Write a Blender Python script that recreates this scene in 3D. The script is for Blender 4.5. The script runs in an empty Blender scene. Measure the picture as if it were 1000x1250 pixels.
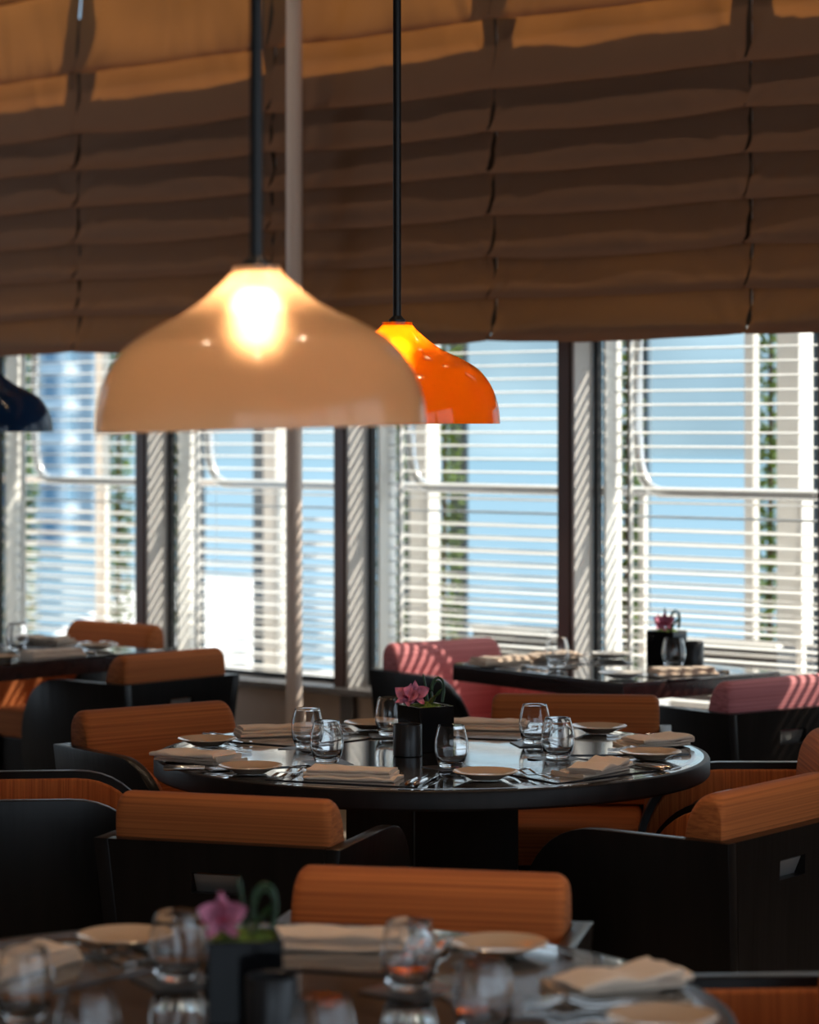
import bpy, bmesh, math, random
from mathutils import Vector, Matrix, noise
R = math.radians
random.seed(7)
scn = bpy.context.scene
col = scn.collection

# ------------------------------------------------------------------ camera, world, sun, exposure
cam_d = bpy.data.cameras.new('camera')
cam = bpy.data.objects.new('camera', cam_d); col.objects.link(cam)
cam.location = (0, 0, 1.635); cam.rotation_euler = (R(90), 0, 0)
cam_d.sensor_fit = 'VERTICAL'; cam_d.sensor_height = 36.0
cam_d.lens = 36.0 * 3200 / 1250
cam_d.shift_y = -(625 - 520) / 1250
cam_d.clip_end = 6000
cam_d.dof.use_dof = True; cam_d.dof.focus_distance = 6.75; cam_d.dof.aperture_fstop = 3.0
scn.camera = cam

world = bpy.data.worlds.new('sky'); scn.world = world; world.use_nodes = True
wn = world.node_tree.nodes; wl = world.node_tree.links
wn['Background'].inputs['Color'].default_value = (0.70, 0.85, 1.0, 1)
wn['Background'].inputs['Strength'].default_value = 1.7

sun_d = bpy.data.lights.new('sun', 'SUN'); sun_d.energy = 7.5; sun_d.angle = R(0.6); sun_d.color = (1.0, 0.90, 0.76)
sun = bpy.data.objects.new('sun', sun_d); col.objects.link(sun)
el = R(45)
sd = Vector((-0.977 * math.cos(el), -0.21 * math.cos(el), -math.sin(el)))
sun.rotation_euler = sd.to_track_quat('-Z', 'Y').to_euler()
sun.location = (8, 12, 12)

vs = scn.view_settings
scn.display_settings.display_device = 'sRGB'
vs.view_transform = 'Standard'; vs.look = 'None'; vs.gamma = 1.0; vs.use_curve_mapping = False
vs.exposure = 0.25
scn.cycles.use_denoising = True
scn.cycles.max_bounces = 12; scn.cycles.transmission_bounces = 10; scn.cycles.transparent_max_bounces = 12
scn.cycles.sample_clamp_indirect = 25.0
scn.cycles.caustics_reflective = False; scn.cycles.caustics_refractive = False

# ------------------------------------------------------------------ materials
MATS = {}
def mat(name, c, rough=0.5, metal=0.0, spec=0.5, coat=0.0, bump=0.0, bscale=40.0, bmap=(1, 1, 1), var=0.0, trans=0.0, ior=1.45, sheen=0.0):
    m = bpy.data.materials.new(name); m.use_nodes = True
    nt = m.node_tree; b = nt.nodes['Principled BSDF']
    b.inputs['Base Color'].default_value = (*c, 1); b.inputs['Roughness'].default_value = rough
    b.inputs['Metallic'].default_value = metal; b.inputs['Specular IOR Level'].default_value = spec
    b.inputs['Coat Weight'].default_value = coat; b.inputs['IOR'].default_value = ior
    b.inputs['Transmission Weight'].default_value = trans; b.inputs['Sheen Weight'].default_value = sheen
    if bump or var:
        tc = nt.nodes.new('ShaderNodeTexCoord'); mp = nt.nodes.new('ShaderNodeMapping'); nz = nt.nodes.new('ShaderNodeTexNoise')
        mp.inputs['Scale'].default_value = bmap; nz.inputs['Scale'].default_value = bscale; nz.inputs['Detail'].default_value = 4
        nt.links.new(tc.outputs['Object'], mp.inputs['Vector']); nt.links.new(mp.outputs['Vector'], nz.inputs['Vector'])
        if bump:
            bp = nt.nodes.new('ShaderNodeBump'); bp.inputs['Strength'].default_value = bump; bp.inputs['Distance'].default_value = 0.004
            nt.links.new(nz.outputs['Fac'], bp.inputs['Height']); nt.links.new(bp.outputs['Normal'], b.inputs['Normal'])
        if var:
            rp = nt.nodes.new('ShaderNodeValToRGB')
            rp.color_ramp.elements[0].position = 0.32; rp.color_ramp.elements[1].position = 0.68
            rp.color_ramp.elements[0].color = (*[x * (1 - var) for x in c], 1); rp.color_ramp.elements[1].color = (*[min(1, x * (1 + var)) for x in c], 1)
            nt.links.new(nz.outputs['Fac'], rp.inputs['Fac']); nt.links.new(rp.outputs['Color'], b.inputs['Base Color'])
    MATS[name] = m
    return m

mat('wenge', (0.0060, 0.0044, 0.0038), 0.30, spec=0.34, bump=0.25, bscale=30, bmap=(1, 1, 0.08), var=0.35)
mat('wenge_top', (0.016, 0.013, 0.012), 0.08, spec=0.8, coat=1.0, bump=0.03, bscale=14, bmap=(0.1, 1, 1), var=0.3)
mat('rim_wood', (0.010, 0.0075, 0.0068), 0.45, spec=0.3, var=0.3, bscale=20, bmap=(1, 1, 0.2))
mat('table_wood', (0.030, 0.012, 0.010), 0.22, spec=0.5, bump=0.05, bscale=20, bmap=(0.1, 1, 1), var=0.35)
mat('rim_metal', (0.30, 0.29, 0.28), 0.2, metal=1.0)
mat('mat_leather', (0.055, 0.055, 0.060), 0.15, spec=0.8, coat=0.6, bump=0.05, bscale=180)
mat('coaster_card', (0.030, 0.028, 0.028), 0.35)
mat('steel', (0.72, 0.71, 0.70), 0.16, metal=1.0)
mat('knife_handle', (0.02, 0.02, 0.022), 0.25)
mat('handle_plate', (0.32, 0.31, 0.30), 0.38, metal=0.6)
mat('napkin_cloth', (0.78, 0.61, 0.47), 0.85, spec=0.2, bump=0.25, bscale=350, sheen=0.2)
mat('plate_glaze', (0.58, 0.42, 0.30), 0.14, spec=0.6)
mat('white_glaze', (0.78, 0.74, 0.70), 0.12, spec=0.6)
mat('glass', (1, 1, 1), 0.0, trans=1.0, ior=1.46)
mat('pot_black', (0.006, 0.006, 0.007), 0.10, spec=0.2)
mat('candle_black', (0.022, 0.022, 0.024), 0.33, spec=0.5, var=0.4, bscale=30, bmap=(4, 4, 0.2))
mat('moss', (0.10, 0.155, 0.02), 0.9, bump=1.0, bscale=120, var=0.6)
mat('petal', (0.60, 0.20, 0.30), 0.55, var=0.35, bscale=25, spec=0.3)
mat('petal_lip', (0.42, 0.04, 0.10), 0.5, spec=0.3)
mat('leaf_dark', (0.020, 0.060, 0.022), 0.30)
mat('black_metal', (0.012, 0.011, 0.011), 0.35, metal=0.2)
mat('pole_paint', (0.76, 0.62, 0.53), 0.45)
mat('post_brown', (0.15, 0.10, 0.088), 0.40)
mat('post_grey', (0.62, 0.59, 0.56), 0.50, bump=0.15, bscale=200)
mat('gasket', (0.012, 0.012, 0.013), 0.5)
mat('sill_grey', (0.20, 0.19, 0.19), 0.4)
mat('parapet', (0.62, 0.49, 0.39), 0.75, var=0.10, bscale=4)
mat('white_alu', (0.82, 0.80, 0.76), 0.40)
mat('slat_white', (0.86, 0.84, 0.80), 0.42)
mat('rail_steel', (0.70, 0.69, 0.68), 0.25, metal=0.7)
mat('carpet', (0.34, 0.27, 0.21), 0.95, bump=0.6, bscale=150, var=0.4)
mat('ceiling_paint', (0.12, 0.09, 0.07), 0.9, var=0.06, bscale=3)
mat('wall_paint', (0.42, 0.31, 0.24), 0.85, var=0.10, bscale=2)
mat('dark_matte', (0.05, 0.045, 0.04), 0.7, var=0.1)
mat('terrace_stone', (0.78, 0.76, 0.73), 0.7, var=0.08, bscale=1.5)
mat('pillar_stone', (0.80, 0.76, 0.70), 0.7, var=0.05, bscale=2)
mat('planter_dark', (0.045, 0.042, 0.042), 0.25, spec=0.6)
mat('shrub_leaf', (0.13, 0.20, 0.035), 0.55, var=0.5, bscale=6)
mat('shrub_stem', (0.10, 0.07, 0.045), 0.8, var=0.2)
mat('hill_haze', (0.19, 0.265, 0.305), 0.95, var=0.14, bscale=0.012)  # distance haze is mixed into the forest's base colour
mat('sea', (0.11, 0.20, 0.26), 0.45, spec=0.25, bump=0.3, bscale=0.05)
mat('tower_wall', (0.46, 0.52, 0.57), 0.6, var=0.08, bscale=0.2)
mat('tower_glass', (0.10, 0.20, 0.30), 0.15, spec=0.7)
mat('screen_tint', (0.05, 0.075, 0.10), 0.10, spec=0.6)

def stripe_mat(name, dark, light, scale, rough=0.75):
    m = bpy.data.materials.new(name); m.use_nodes = True
    nt = m.node_tree; b = nt.nodes['Principled BSDF']; b.inputs['Roughness'].default_value = rough
    b.inputs['Sheen Weight'].default_value = 0.04; b.inputs['Specular IOR Level'].default_value = 0.25
    tc = nt.nodes.new('ShaderNodeTexCoord'); mp = nt.nodes.new('ShaderNodeMapping'); nz = nt.nodes.new('ShaderNodeTexNoise')
    mp.inputs['Scale'].default_value = scale; nz.inputs['Scale'].default_value = 1.0; nz.inputs['Detail'].default_value = 5; nz.inputs['Roughness'].default_value = 0.65
    rp = nt.nodes.new('ShaderNodeValToRGB'); rp.color_ramp.elements[0].position = 0.30; rp.color_ramp.elements[1].position = 0.62
    rp.color_ramp.elements[0].color = (*dark, 1); rp.color_ramp.elements[1].color = (*light, 1)
    nt.links.new(tc.outputs['Object'], mp.inputs['Vector']); nt.links.new(mp.outputs['Vector'], nz.inputs['Vector'])
    nt.links.new(nz.outputs['Fac'], rp.inputs['Fac']); nt.links.new(rp.outputs['Color'], b.inputs['Base Color'])
    bp = nt.nodes.new('ShaderNodeBump'); bp.inputs['Strength'].default_value = 0.2; bp.inputs['Distance'].default_value = 0.002
    nt.links.new(nz.outputs['Fac'], bp.inputs['Height']); nt.links.new(bp.outputs['Normal'], b.inputs['Normal'])
    MATS[name] = m
OD, OL = (0.28, 0.070, 0.017), (0.56, 0.165, 0.042)
PD, PL = (0.48, 0.12, 0.13), (0.78, 0.29, 0.30)
stripe_mat('orange_across', OD, OL, (0.8, 30, 190))
stripe_mat('orange_upright', OD, OL, (30, 190, 0.8))
stripe_mat('pink_across', PD, PL, (0.8, 30, 190))
stripe_mat('pink_upright', PD, PL, (30, 190, 0.8))

def schlick(nt, f0, f1):
    lw = nt.nodes.new('ShaderNodeLayerWeight'); lw.inputs['Blend'].default_value = 0.5
    pw_ = nt.nodes.new('ShaderNodeMath'); pw_.operation = 'POWER'; pw_.inputs[1].default_value = 5.0
    ma = nt.nodes.new('ShaderNodeMath'); ma.operation = 'MULTIPLY_ADD'; ma.inputs[1].default_value = f1 - f0; ma.inputs[2].default_value = f0
    nt.links.new(lw.outputs['Facing'], pw_.inputs[0]); nt.links.new(pw_.outputs[0], ma.inputs[0])
    return ma
def translucent_mat(name, diff, trans, wt, gloss=0.0, grough=0.2, weave=0.0, frost=0.0, frough=0.4):
    m = bpy.data.materials.new(name); m.use_nodes = True
    nt = m.node_tree; nt.nodes.remove(nt.nodes['Principled BSDF']); out = nt.nodes['Material Output']
    d = nt.nodes.new('ShaderNodeBsdfDiffuse'); d.inputs['Color'].default_value = (*diff, 1)
    t = nt.nodes.new('ShaderNodeBsdfTranslucent'); t.inputs['Color'].default_value = (*trans, 1)
    mx = nt.nodes.new('ShaderNodeMixShader'); mx.inputs['Fac'].default_value = wt
    nt.links.new(d.outputs[0], mx.inputs[1]); nt.links.new(t.outputs[0], mx.inputs[2])
    last = mx
    if frost:
        rf = nt.nodes.new('ShaderNodeBsdfRefraction'); rf.inputs['Color'].default_value = (*trans, 1); rf.inputs['Roughness'].default_value = frough; rf.inputs['IOR'].default_value = 1.3
        m3 = nt.nodes.new('ShaderNodeMixShader'); m3.inputs['Fac'].default_value = frost
        nt.links.new(mx.outputs[0], m3.inputs[1]); nt.links.new(rf.outputs[0], m3.inputs[2]); last = m3
    if weave:
        tc = nt.nodes.new('ShaderNodeTexCoord'); nz = nt.nodes.new('ShaderNodeTexNoise'); nz.inputs['Scale'].default_value = 260
        bp = nt.nodes.new('ShaderNodeBump'); bp.inputs['Strength'].default_value = weave; bp.inputs['Distance'].default_value = 0.002
        nt.links.new(tc.outputs['Object'], nz.inputs['Vector']); nt.links.new(nz.outputs['Fac'], bp.inputs['Height'])
        nt.links.new(bp.outputs['Normal'], d.inputs['Normal'])
    if gloss:
        g = nt.nodes.new('ShaderNodeBsdfGlossy'); g.inputs['Roughness'].default_value = grough
        fr = schlick(nt, 0.035, 0.8)
        m2 = nt.nodes.new('ShaderNodeMixShader')
        nt.links.new(fr.outputs[0], m2.inputs['Fac']); nt.links.new(last.outputs[0], m2.inputs[1]); nt.links.new(g.outputs[0], m2.inputs[2])
        last = m2
    nt.links.new(last.outputs[0], out.inputs['Surface'])
    MATS[name] = m
translucent_mat('blind_fabric', (0.295, 0.175, 0.122), (0.34, 0.125, 0.026), 0.34, weave=0.3)
translucent_mat('shade_cream', (0.48, 0.33, 0.25), (0.96, 0.79, 0.64), 0.60, gloss=1, grough=0.12, frost=0.60, frough=0.44)
translucent_mat('shade_orange', (0.78, 0.20, 0.008), (1.0, 0.46, 0.05), 0.62, gloss=1, grough=0.10, frost=0.45, frough=0.40)
translucent_mat('shade_blue', (0.008, 0.035, 0.10), (0.01, 0.06, 0.16), 0.35, gloss=1, grough=0.10)

def pane_mat():
    m = bpy.data.materials.new('window_glass'); m.use_nodes = True
    nt = m.node_tree; nt.nodes.remove(nt.nodes['Principled BSDF']); out = nt.nodes['Material Output']
    t = nt.nodes.new('ShaderNodeBsdfTransparent'); t.inputs['Color'].default_value = (0.90, 0.93, 0.93, 1)
    g = nt.nodes.new('ShaderNodeBsdfGlossy'); g.inputs['Roughness'].default_value = 0.01
    fr = schlick(nt, 0.04, 0.9)
    mx = nt.nodes.new('ShaderNodeMixShader')
    nt.links.new(fr.outputs[0], mx.inputs['Fac']); nt.links.new(t.outputs[0], mx.inputs[1]); nt.links.new(g.outputs[0], mx.inputs[2])
    nt.links.new(mx.outputs[0], out.inputs['Surface'])
    MATS['window_glass'] = m
pane_mat()
def emit_mat(name, c, s):
    m = bpy.data.materials.new(name); m.use_nodes = True
    b = m.node_tree.nodes['Principled BSDF']; b.inputs['Base Color'].default_value = (*c, 1)
    b.inputs['Emission Color'].default_value = (*c, 1); b.inputs['Emission Strength'].default_value = s
    MATS[name] = m
emit_mat('bulb_warm', (1.0, 0.66, 0.36), 100.0)
emit_mat('bulb_orange_lamp', (1.0, 0.66, 0.34), 110.0)
emit_mat('bulb_dim', (1.0, 0.7, 0.4), 20.0)

# ------------------------------------------------------------------ mesh helpers
class MB:
    def __init__(self): self.v = []; self.f = []
    def add(self, vs, fs):
        o = len(self.v); self.v += [tuple(p) for p in vs]; self.f += [tuple(i + o for i in f) for f in fs]; return self
    def box(self, c, s, rz=0.0, rx=0.0, ry=0.0):
        M = Matrix.Rotation(rz, 3, 'Z') @ Matrix.Rotation(ry, 3, 'Y') @ Matrix.Rotation(rx, 3, 'X')
        vs = [Vector(c) + M @ Vector((x * s[0] / 2, y * s[1] / 2, z * s[2] / 2)) for x in (-1, 1) for y in (-1, 1) for z in (-1, 1)]
        return self.add(vs, [(0, 1, 3, 2), (4, 6, 7, 5), (0, 4, 5, 1), (2, 3, 7, 6), (0, 2, 6, 4), (1, 5, 7, 3)])
    def lathe(self, prof, seg=32, c=(0, 0, 0), closed=False):
        n = len(prof); vs = []; fs = []
        for r, z in prof:
            for k in range(seg):
                a = 2 * math.pi * k / seg
                vs.append((c[0] + r * math.cos(a), c[1] + r * math.sin(a), c[2] + z))
        for i in range(n if closed else n - 1):
            j = (i + 1) % n
            for k in range(seg):
                l = (k + 1) % seg
                fs.append((i * seg + k, i * seg + l, j * seg + l, j * seg + k))
        if not closed:
            if prof[0][0] > 1e-6: fs.append(tuple(range(seg - 1, -1, -1)))
            if prof[-1][0] > 1e-6: fs.append(tuple(range((n - 1) * seg, n * seg)))
        return self.add(vs, fs)
    def tube(self, pts, r, seg=8):
        pts = [Vector(p) for p in pts]; vs = []; fs = []
        up = Vector((0, 0, 1))
        for i, p in enumerate(pts):
            d = (pts[min(i + 1, len(pts) - 1)] - pts[max(i - 1, 0)]).normalized()
            a = d.cross(up)
            if a.length < 1e-3: a = d.cross(Vector((0, 1, 0)))
            a.normalize(); b = d.cross(a)
            rr = r[i] if isinstance(r, (list, tuple)) else r
            for k in range(seg):
                t = 2 * math.pi * k / seg
                vs.append(p + a * rr * math.cos(t) + b * rr * math.sin(t))
        for i in range(len(pts) - 1):
            for k in range(seg):
                l = (k + 1) % seg
                fs.append((i * seg + k, i * seg + l, (i + 1) * seg + l, (i + 1) * seg + k))
        fs.append(tuple(range(seg))); fs.append(tuple((len(pts) - 1) * seg + k for k in range(seg)))
        return self.add(vs, fs)
    def prism(self, poly, f0, f1):
        n = len(poly)
        vs = [f0(*p) for p in poly] + [f1(*p) for p in poly]
        fs = [tuple(range(n)), tuple(range(2 * n - 1, n - 1, -1))]
        fs += [(i, i + n, (i + 1) % n + n, (i + 1) % n) for i in range(n)]
        return self.add(vs, fs)
    def grid(self, fn, nu, nv):
        vs = [fn(i / nu, j / nv) for j in range(nv + 1) for i in range(nu + 1)]
        fs = [(j * (nu + 1) + i, j * (nu + 1) + i + 1, (j + 1) * (nu + 1) + i + 1, (j + 1) * (nu + 1) + i) for j in range(nv) for i in range(nu)]
        return self.add(vs, fs)
    def mesh(self, name, m, smooth=None, bevel=0.0, seg=2, recalc=True):
        me = bpy.data.meshes.new(name); bm = bmesh.new()
        bv = [bm.verts.new(p) for p in self.v]
        for f in self.f:
            try: bm.faces.new([bv[i] for i in f])
            except ValueError: pass
        bmesh.ops.remove_doubles(bm, verts=bm.verts[:], dist=1e-6)
        if recalc: bmesh.ops.recalc_face_normals(bm, faces=bm.faces[:])
        if bevel:
            es = [e for e in bm.edges if len(e.link_faces) == 2 and e.calc_face_angle(0) > R(28)]
            bmesh.ops.bevel(bm, geom=es, offset=bevel, segments=seg, profile=0.5, affect='EDGES', clamp_overlap=True)
        bm.to_mesh(me); bm.free()
        me.materials.append(MATS[m])
        if smooth is not None:
            for p in me.polygons: p.use_smooth = True
            me.set_sharp_from_angle(angle=R(smooth))
        return me
def put(name, me, parent=None, loc=(0, 0, 0), rot=(0, 0, 0)):
    o = bpy.data.objects.new(name, me); col.objects.link(o)
    o.location = loc; o.rotation_euler = rot
    if parent: o.parent = parent
    return o
def tag(o, label=None, cat=None, group=None, kind=None):
    if label: o['label'] = label
    if cat: o['category'] = cat
    if group: o['group'] = group
    if kind: o['kind'] = kind
    return o
def copy_tree(o, parent=None):
    c = o.copy(); col.objects.link(c); c.parent = parent
    for ch in list(o.children): copy_tree(ch, c)
    return c
WR = math.atan2(-0.654, 0.756)          # the window wall's heading: local x runs along the wall, local y out through it
WROT = (0, 0, WR)
def W(s, n, z=0.0):
    return (0.756 * s + 0.654 * n, -0.654 * s + 0.756 * n, z)
def structure(name, me, rot=(0, 0, 0), loc=(0, 0, 0)):
    return tag(put(name, me, None, loc, rot), kind='structure')

# ------------------------------------------------------------------ room shell
H_CEIL = 4.4
room = [(-5.0, -3.0), (4.2, -3.0), (4.2, 7.50), (-5.0, 15.45)]
structure('floor', MB().prism(room, lambda x, y: (x, y, -0.05), lambda x, y: (x, y, 0)).mesh('floor', 'carpet'))
structure('ceiling', MB().prism(room, lambda x, y: (x, y, H_CEIL), lambda x, y: (x, y, H_CEIL + 0.1)).mesh('ceiling', 'ceiling_paint'))
def pierced(axis, c, a0, a1, z0, z1, openings, thick=0.1):
    m_ = MB(); L_ = sorted(openings); x = a0
    def bx(p, q, r, t):
        if q - p < 1e-3: return
        if axis == 'x': m_.box(((p + q) / 2, c, (r + t) / 2), (q - p, thick, t - r))
        else: m_.box((c, (p + q) / 2, (r + t) / 2), (thick, q - p, t - r))
    for p, q in L_:
        bx(x, p, 0, H_CEIL); bx(p, q, 0, z0); bx(p, q, z1, H_CEIL); x = q
    bx(x, a1, 0, H_CEIL)
    return m_
structure('wall_back', pierced('x', -3.05, -5.1, 4.3, 0.5, 3.1, [(-2.2, -0.2), (0.1, 2.1), (2.4, 4.1)]).mesh('wall_back', 'wall_paint'))  # unseen window openings added to bring in frontal daylight
structure('wall_right', pierced('y', 4.25, -3.0, 7.5, 0.5, 3.1, [(-2.6, -0.4), (-0.1, 2.1), (2.4, 4.6)]).mesh('wall_right', 'wall_paint'))  # openings out of view, added as daylight fill from the right
structure('wall_left', pierced('y', -5.05, -3.0, 15.4, 0.5, 3.1, [(10.4, 12.0)]).mesh('wall_left', 'wall_paint'))  # single unseen opening added to light the window wall

# window wall
POSTS = [-10.03, -8.82, -7.585, -6.378, -5.172, -3.966]
S0, S1 = POSTS[0], POSTS[-1] + 0.081
SILL = 0.52
pw = MB()
pw.box(((-13.9 + S0) / 2, 8.38, 2.2), (S0 + 13.9, 0.12, 4.4)); pw.box(((S1 - 1.6) / 2, 8.38, 2.2), (-1.6 - S1, 0.12, 4.4))
pw.box(((S0 + S1) / 2, 8.40, (SILL - 0.02) / 2), (S1 - S0, 0.08, SILL - 0.02))
pw.box(((S0 + S1) / 2, 8.40, 4.35), (S1 - S0, 0.08, 0.10))
wall_w = structure('wall_window', pw.mesh('wall_window', 'parapet'), WROT)
sp = MB().box(((S0 + S1) / 2, 8.46, 2.80), (S1 - S0, 0.04, 1.56))  # hidden panel added to block backlight, so only the upper blind glows
put('light_blocker', sp.mesh('light_blocker', 'dark_matte'), wall_w)
for i in range(5):
    a, b = POSTS[i] + 0.081, POSTS[i + 1]
    me = MB().box(((a + b) / 2, 8.345, 0.25), (b - a - 0.012, 0.03, 0.46)).mesh('parapet_panel', 'parapet', bevel=0.004)
    put('parapet_panel', me, wall_w)
structure('trim_1', MB().box(((S0 + S1) / 2, 8.325, SILL - 0.015), (S1 - S0, 0.19, 0.03)).mesh('window_sill', 'sill_grey', bevel=0.004), WROT)
for i, s in enumerate(POSTS):
    t = structure('trim_%d' % (i + 2), MB().box((s + 0.030, 8.335, 2.45), (0.060, 0.13, 3.86)).mesh('post', 'post_brown', bevel=0.004), WROT)
    put('groove_strip', MB().box((s + 0.066, 8.338, 2.45), (0.010, 0.12, 3.86)).mesh('groove_strip', 'gasket'), t)
    put('reveal_panel', MB().box((s + 0.078, 8.335, 2.45), (0.014, 0.124, 3.86)).mesh('reveal_panel', 'post_grey', bevel=0.002), t)
    put('lower_strip', MB().box((s + 0.040, 8.318, 0.245), (0.075, 0.02, 0.49)).mesh('lower_strip', 'sill_grey', bevel=0.003), t)
for i in range(5):
    a, b = POSTS[i] + 0.086, POSTS[i + 1]
    fr = MB()
    for x0, x1, z0, z1 in ((a, a + 0.022, SILL, 2.14), (b - 0.016, b, SILL, 2.14), (a, b, SILL, SILL + 0.02), (a, b, 2.10, 2.14)):
        fr.box(((x0 + x1) / 2, 8.41, (z0 + z1) / 2), (x1 - x0, 0.03, z1 - z0))
    w_ = structure('window_%d' % (i + 1), fr.mesh('window_frame', 'gasket'), WROT)
    put('pane', MB().grid(lambda u, v: (a + u * (b - a), 8.41, SILL + v * (2.12 - SILL)), 1, 1).mesh('pane', 'window_glass'), w_)
    put('upper_pane', MB().grid(lambda u, v: (a + u * (b - a), 8.41, 3.58 + v * 0.72), 1, 1).mesh('upper_pane', 'window_glass'), w_)
    for k, (off, wd) in enumerate(((0.150, 0.014),)):
        put('reflection_stile', MB().box((a + off, 8.44, 1.31), (wd, 0.025, 1.58)).mesh('reflection_stile', 'white_alu', bevel=0.003), w_)  # white strip standing in for a reflection in the pane
    put('reflection_jamb', MB().box((a + 0.028, 8.485, 1.31), (0.012, 0.11, 1.58)).mesh('reflection_jamb', 'white_alu', bevel=0.002), w_)  # added white strip imitating the bright reflection beside the post
    tr = MB()
    tr.tube([(a + 0.10, 8.56, 2.10), (a + 0.10, 8.56, 1.60), (a + 0.105, 8.56, 1.50), (a + 0.125, 8.56, 1.43), (a + 0.16, 8.56, 1.388), (a + 0.21, 8.56, 1.37), (a + 0.30, 8.56, 1.37), (b + 0.05, 8.56, 1.37)], 0.022, 10)  # upward bend at the left end stands in for a curved reflection
    put('transom_rail', tr.mesh('transom_rail', 'rail_steel', smooth=40), w_)

# ------------------------------------------------------------------ venetian slats outside each window
BAYN = ['leftmost', 'second from left', 'middle', 'second from right', 'rightmost']
BAYP = ['behind the blue lamp at the far left', 'behind the pale slim pole', 'behind the armchair with the rolled pink back',
        'behind the flower pot on the square table', 'at the right edge of the picture']
for i in range(5):
    a, b = POSTS[i] + 0.090, POSTS[i + 1] + 0.055
    L = b - a
    prof = [(-0.015, -0.0045), (-0.005, 0.0003), (0.005, 0.0030), (0.015, 0.0035)]
    sm = MB()
    poly = prof + [(y, z - 0.0022) for y, z in reversed(prof)]
    sm.prism(poly, lambda y, z: (-L / 2, y, z), lambda y, z: (L / 2, y, z))
    me = sm.mesh('slat', 'slat_white')
    e = put('louvre_blind', None, None, W((a + b) / 2, 8.51, SILL), WROT)
    tag(e, 'white horizontal louvre slats in the window ' + BAYP[i], 'louvre', 'louvres outside the windows')
    for k in range(29):
        sl = put('slat', me, e, (0, 0, 0.035 + 0.0555 * k), (R(-3), 0, 0))
    for q in (-0.32, 0.32):
        put('ladder_cord', MB().tube([(q * L, -0.019, 0.0), (q * L, -0.019, 1.62)], 0.0012, 5).mesh('ladder_cord', 'white_alu'), e)

# ------------------------------------------------------------------ roman blinds
GAPS = [-10.21, -8.99, -7.763, -6.545, -5.337, -4.13]
FOLD = [1.98, 2.143, 2.307, 2.472, 2.638, 2.805, 2.972, 3.248, 3.62, 3.99, 4.36]
BL = ['brown pleated roman blind above the blue lamp at the left edge', 'brown pleated roman blind behind the cream lamp rod and above its shade',
      'brown pleated roman blind behind the slim pole and the orange lamp rod', 'wide brown pleated roman blind above the window with the pink armchair',
      'brown pleated roman blind cut off by the right edge']
for i in range(5):
    a, b = GAPS[i] + 0.007, GAPS[i + 1] - 0.007
    Lw = b - a
    e = put('roman_blind', None, None, W((a + b) / 2, 8.10, FOLD[0]), WROT)
    tag(e, BL[i], 'roman blind', 'roman blinds along the window wall')
    PROF = [(0.016, 0.06), (0.040, 0.0), (0.064, -0.048), (0.071, -0.043), (0.066, 0.0), (0.059, 0.04), (0.050, 0.09), (0.042, 0.16), (0.034, 0.26), (0.027, 0.40), (0.022, 0.56), (0.018, 0.74), (0.016, 0.94), (0.016, 1.03)]
    rows = []
    for k in range(len(FOLD) - 1):
        for d, t in PROF:
            if t > 1.0 and k == len(FOLD) - 2: continue
            rows.append((k, t, d, FOLD[k] + 0.165 * t if t < 0.05 else FOLD[k] + (FOLD[k + 1] - FOLD[k]) * t))
    def fab(u, v, i=i, rows=rows, Lw=Lw):
        k, t, d, z = rows[min(len(rows) - 1, int(round(v * (len(rows) - 1))))]
        sd_ = 1 - (2 * u - 1) ** 2
        tt = max(0.0, min(1.0, t))
        kk = k + 1 if t > 1.0 else k
        def sag(q): return (0.013 + 0.007 * math.sin(q * 2.3 + i)) * sd_ + 0.004 * noise.noise(Vector((u * 6 + i * 3.1, q * 4.4, 0.5)))
        sg = sag(k) * (1 - tt) + sag(k + 1) * tt
        nz = noise.noise(Vector((u * 3.5 + i * 9.1, k * 3.7 + tt * 0.8, 2.2))) * 0.020 * math.sin(tt * math.pi)
        ed = math.exp(-u * 8) + math.exp(-(1 - u) * 8)
        dr = noise.noise(Vector(((u + (1 - tt) * 0.12 * (1 if u < 0.5 else -1)) * 24, k * 5.1 + i, tt * 1.5))) * 0.015 * (0.3 + ed) * (1 if tt > 0 else 0.4)
        bil = 0.014 * sd_ * math.sin(tt * math.pi) ** 2
        return ((u - 0.5) * Lw, -(d + nz + dr + bil), z - sg - FOLD[0])
    put('fabric', MB().grid(fab, 90, len(rows) - 1).mesh('fabric', 'blind_fabric', smooth=60, recalc=False), e)
    for sgn, off in ((-1, 0.030), (1, 0.016)):
        x = sgn * (Lw / 2 - off)
        put('cord', MB().tube([(x, 0.025, 0.05), (x, 0.025, 1.25), (x + sgn * 0.0 - 0.015, 0.03, 1.95)], 0.0022, 6).mesh('cord', 'white_alu'), e)
        for k in range(1, 8):
            pass
    put('hem_bar', MB().box((0, -0.018, 0.012), (Lw - 0.03, 0.008, 0.022)).mesh('hem_bar', 'dark_matte', bevel=0.002), e)

# ------------------------------------------------------------------ slim pole
pl = put('support_pole', None, None, (-0.480, 10.90, 0.0))
tag(pl, 'pale painted slim round pole standing in front of the blinds', 'pole')
put('shaft', MB().lathe([(0.034, 0.0), (0.034, H_CEIL)], 24).mesh('shaft', 'pole_paint', smooth=40), pl)
put('foot_flange', MB().lathe([(0.062, 0.0), (0.062, 0.012), (0.036, 0.020)], 24).mesh('foot_flange', 'pole_paint', smooth=30), pl)

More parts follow.
